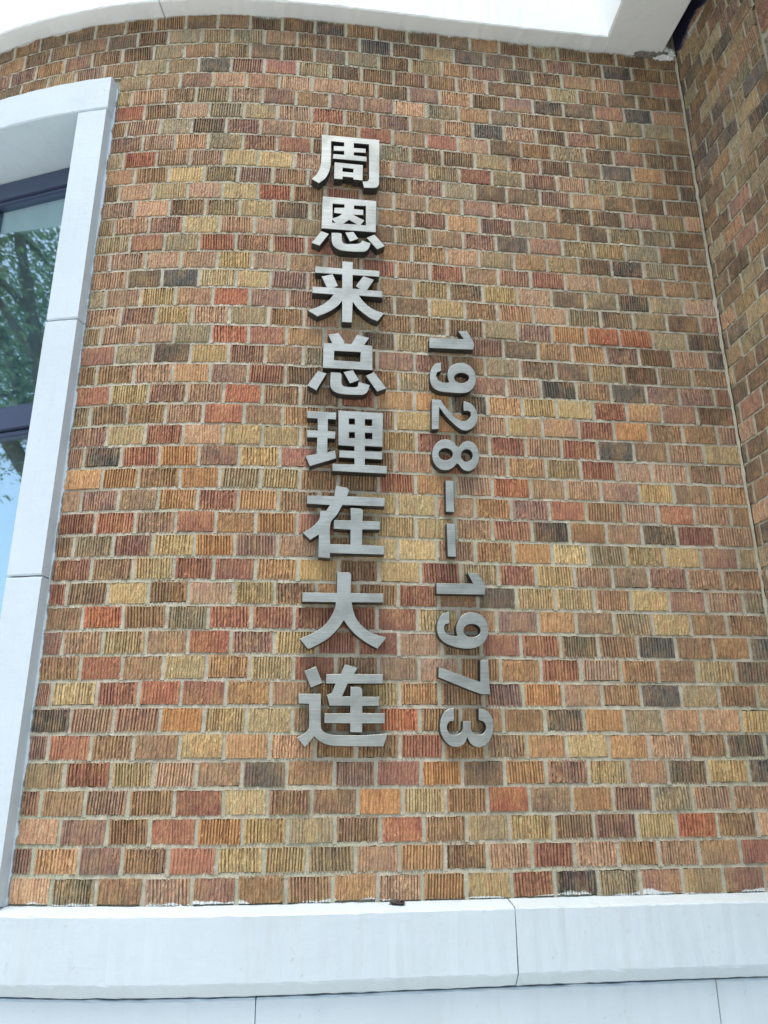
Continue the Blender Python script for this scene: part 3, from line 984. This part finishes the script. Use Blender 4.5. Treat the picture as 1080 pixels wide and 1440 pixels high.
letter('steel_character', 'lowest steel character, a barred post cradled by a long sweeping stroke', 'lettering', G1, Z4, 5.3333, [
    ([(95, 820), (185, 783), (232, 908), (145, 943)], []),
    ([(400, 768), (497, 795), (470, 842), (685, 845), (685, 913), (422, 913), (380, 1010), (440, 1010), (442, 938), (515, 940), (532, 955), (532, 1012),
      (660, 1012), (658, 1080), (532, 1082), (532, 1135), (702, 1137), (700, 1212), (532, 1212), (530, 1280), (440, 1278), (440, 1212), (245, 1210),
      (247, 1138), (440, 1136), (440, 1080), (285, 1080), (265, 1000), (300, 985), (330, 913), (258, 913), (260, 843), (368, 842)], []),
    ([(52, 990), (222, 990), (222, 1240), (240, 1272), (275, 1290), (330, 1300), (560, 1300), (722, 1288), (690, 1385), (320, 1380), (250, 1365),
      (205, 1340), (170, 1310), (100, 1392), (42, 1320), (110, 1275), (130, 1235), (130, 1065), (52, 1062)], [])])
LT = .027
def num(label, org, pieces): letter('steel_numeral', label, 'numeral', G2, org, 4.5, pieces)
num('topmost steel numeral, a flagged one just above a nine', Z5, [([(62, 112), (280, 120), (245, 70), (300, 68), (345, 148), (340, 187), (62, 175)], [])])
num('steel numeral nine lying on its side above the two', Z5, [
    ([(138, 268), (100, 278), (75, 310), (66, 350), (70, 395), (90, 430), (130, 450), (200, 458), (260, 462), (310, 455), (340, 430), (356, 390), (352, 340),
      (330, 300), (295, 275), (250, 270), (210, 285), (185, 310), (177, 340), (180, 370), (188, 395), (150, 395), (120, 380), (105, 352), (112, 330), (138, 322)],
     [ellipse(267, 366, 47, 33)])])
num('steel numeral two lying on its side between nine and eight', Z5, [
    ([(78, 500), (135, 505), (160, 545), (220, 610), (270, 640), (300, 635), (322, 610), (325, 585), (310, 575), (280, 575), (278, 545), (280, 512), (320, 525),
      (350, 555), (368, 600), (365, 640), (340, 680), (300, 698), (260, 690), (210, 650), (170, 610), (125, 550), (122, 690), (78, 690)], [])])
def eight():
    L, R = (165, 852, 85, 98), (308, 860, 70, 95)
    pts = []
    for i in range(33):
        a = math.radians(34 + i * (360 - 68) / 32)
        pts.append((L[0] + L[2] * math.cos(a), L[1] + L[3] * math.sin(a)))
    for i in range(33):
        a = math.radians(180 + 36 + i * (360 - 72) / 32)
        pts.append((R[0] + R[2] * math.cos(a), R[1] + R[3] * math.sin(a)))
    return pts
num('steel numeral eight with two round holes above the dashes', Z5, [(eight(), [ellipse(166, 848, 45, 38), ellipse(300, 857, 37, 40)])])
letter('steel_dash', 'upper steel dash, just below the numeral eight', 'dash', G2, Z5, 4.5, [([(165, 1015), (215, 1018), (220, 1215), (168, 1212)], [])])
letter('steel_dash', 'lower steel dash, just above a flagged numeral one', 'dash', G2, Z5, 4.5, [([(172, 1285), (225, 1290), (232, 1498), (180, 1495)], [])])
num('flagged steel numeral one directly below the two dashes', Z6, [([(108, 315), (340, 318), (305, 250), (365, 250), (415, 330), (412, 387), (108, 382)], [])])
num('steel numeral nine lying on its side above the seven', Z6, [
    ([(190, 497), (150, 505), (122, 540), (110, 590), (118, 640), (145, 680), (200, 710), (260, 725), (330, 728), (385, 710), (420, 675), (435, 620), (425, 560),
      (395, 520), (345, 500), (295, 505), (260, 530), (238, 570), (232, 610), (240, 650), (195, 645), (165, 625), (155, 595), (165, 575), (190, 570)],
     [ellipse(333, 615, 54, 42)])])
num('angular steel numeral seven between a nine and the three', Z6, [([(385, 800), (435, 800), (447, 1018), (385, 1015), (120, 910), (122, 845), (385, 940)], [])])
num('steel numeral three at the foot of the number column', Z6, [
    ([(218, 1105), (175, 1115), (145, 1150), (130, 1200), (135, 1260), (160, 1310), (200, 1345), (245, 1350), (285, 1330), (303, 1290), (325, 1330),
      (365, 1352), (410, 1345), (445, 1310), (465, 1255), (468, 1195), (450, 1145), (415, 1115), (375, 1108), (375, 1180), (405, 1190), (420, 1215),
      (418, 1245), (400, 1268), (370, 1275), (345, 1265), (328, 1240), (325, 1190), (275, 1187), (272, 1240), (255, 1265), (225, 1275), (195, 1270),
      (178, 1245), (175, 1215), (190, 1190), (220, 1185)], [])])

# small dark chip on the ledge
s, z = pix_wall(558, 1264, .012)
x, y, a = wall_at(s, .018)
o = lump('mortar_chip', x, y, Z0 + .001, .016, .010, .006, 77, plain('dark_chip', rgb(70, 66, 60), .9), None)
tag(o, 'small dark chip lying on the ledge below the bricks', 'chip')

# ------------------------------------------------------------------ trees across the paving, seen in the window glass
N = Nodes('leaf')
oi = N.n('ShaderNodeAttribute', attribute_name='leaf_tone').outputs['Fac']
c = N.mix(oi, (.09, .16, .07, 1), (.22, .32, .15, 1))
N.l(c, N.b.inputs['Base Color'])
N.b.inputs['Roughness'].default_value = .5
tr = N.n('ShaderNodeBsdfTranslucent'); tr.inputs[0].default_value = (.12, .2, .04, 1)
ms = N.n('ShaderNodeMixShader'); ms.inputs[0].default_value = .3
N.l(N.b.outputs[0], ms.inputs[1]); N.l(tr.outputs[0], ms.inputs[2])
N.l(ms.outputs[0], N.t.nodes['Material Output'].inputs[0])
M_LEAF = N.m
M_BARK = plain('bark', rgb(92, 80, 68), .95, 0, 30, .3)
def tube(V, F, p, q, r0, r1, n=7):
    d = (q - p).normalized()
    u = d.orthogonal().normalized(); v = d.cross(u)
    b = len(V)
    for c_, r in ((p, r0), (q, r1)):
        for i in range(n):
            a = 2 * math.pi * i / n
            V.append(c_ + u * math.cos(a) * r + v * math.sin(a) * r)
    for i in range(n):
        j = (i + 1) % n
        F.append((b + i, b + j, b + n + j, b + n + i))
def tree(x, y, h, rad, seed, label, nleaf, leaf=.05, cz=.64, hz=.34):
    r = np.random.default_rng(seed)
    e = empty('broadleaf_tree', (x, y, 0), label, 'tree', 'trees facing the building')
    V, F = [], []
    base, fork = Vector((x, y, 0)), Vector((x + r.normal(0, .15), y + r.normal(0, .15), h * (cz - .30)))
    tube(V, F, base, fork, h * .028, h * .02)
    tips = []
    for i in range(8):
        a = i * 2.4 + r.normal(0, .3); el = r.uniform(.6, 1.25)
        L = h * r.uniform(.28, .5)
        q = fork + Vector((math.cos(a) * math.cos(el), math.sin(a) * math.cos(el), math.sin(el))) * L
        tube(V, F, fork, q, h * .012, h * .005, 5)
        tips.append(q)
        for k in range(4):
            a2 = r.uniform(0, 6.28); el2 = r.uniform(-.1, 1)
            s_ = fork.lerp(q, r.uniform(.45, 1))
            q2 = s_ + Vector((math.cos(a2) * math.cos(el2), math.sin(a2) * math.cos(el2), math.sin(el2))) * rad * r.uniform(.3, .62)
            tube(V, F, s_, q2, h * .005, h * .002, 4)
            tips.append(q2)
    link('trunk', mesh('trunk', V, F, (M_BARK,), True), None, e)
    cen = np.array([x, y, h * cz])
    tp = np.array([list(t) for t in tips])
    tp = cen + (tp - cen) * np.minimum(1, 1 / np.maximum(1e-3, np.linalg.norm((tp - cen) / np.array([rad, rad, h * hz]), axis=1)))[:, None]
    idx = r.integers(0, len(tp), nleaf)
    C = tp[idx] + r.normal(0, 1, (nleaf, 3)) * np.array([.42, .42, .36]) * (rad / 2.6)
    C = C[C[:, 2] < h]
    n = len(C)
    U = r.normal(0, 1, (n, 3)); U /= np.linalg.norm(U, axis=1)[:, None]
    W = np.cross(U, r.normal(0, 1, (n, 3))); W /= np.linalg.norm(W, axis=1)[:, None]
    sz = r.uniform(leaf * .7, leaf * 1.4, n)[:, None]
    P = np.stack([C - U * sz, C + W * sz * .5, C + U * sz, C - W * sz * .5], 1).reshape(-1, 3)
    me = bpy.data.meshes.new('crown')
    me.from_pydata(P.tolist(), [], np.arange(4 * n).reshape(-1, 4).tolist())
    at = me.attributes.new('leaf_tone', 'FLOAT', 'POINT')
    at.data.foreach_set('value', np.repeat(r.random(n), 4).astype(np.float32))
    me.materials.append(M_LEAF)
    link('crown', me, None, e)
tree(-7.6, -2.1, 11.0, 3.5, 5, 'tall leafy tree reflected in the window glass', 62000, .034, .72, .27)
tree(-5.0, -10.5, 5.2, 2.6, 6, 'bushy tree behind the left of the paving', 9000)
tree(.6, -12.5, 5.6, 2.8, 7, 'bushy tree facing the steel lettering', 9000)
tree(6.2, -11.0, 5.2, 2.6, 8, 'bushy tree facing the side wall corner', 9000)
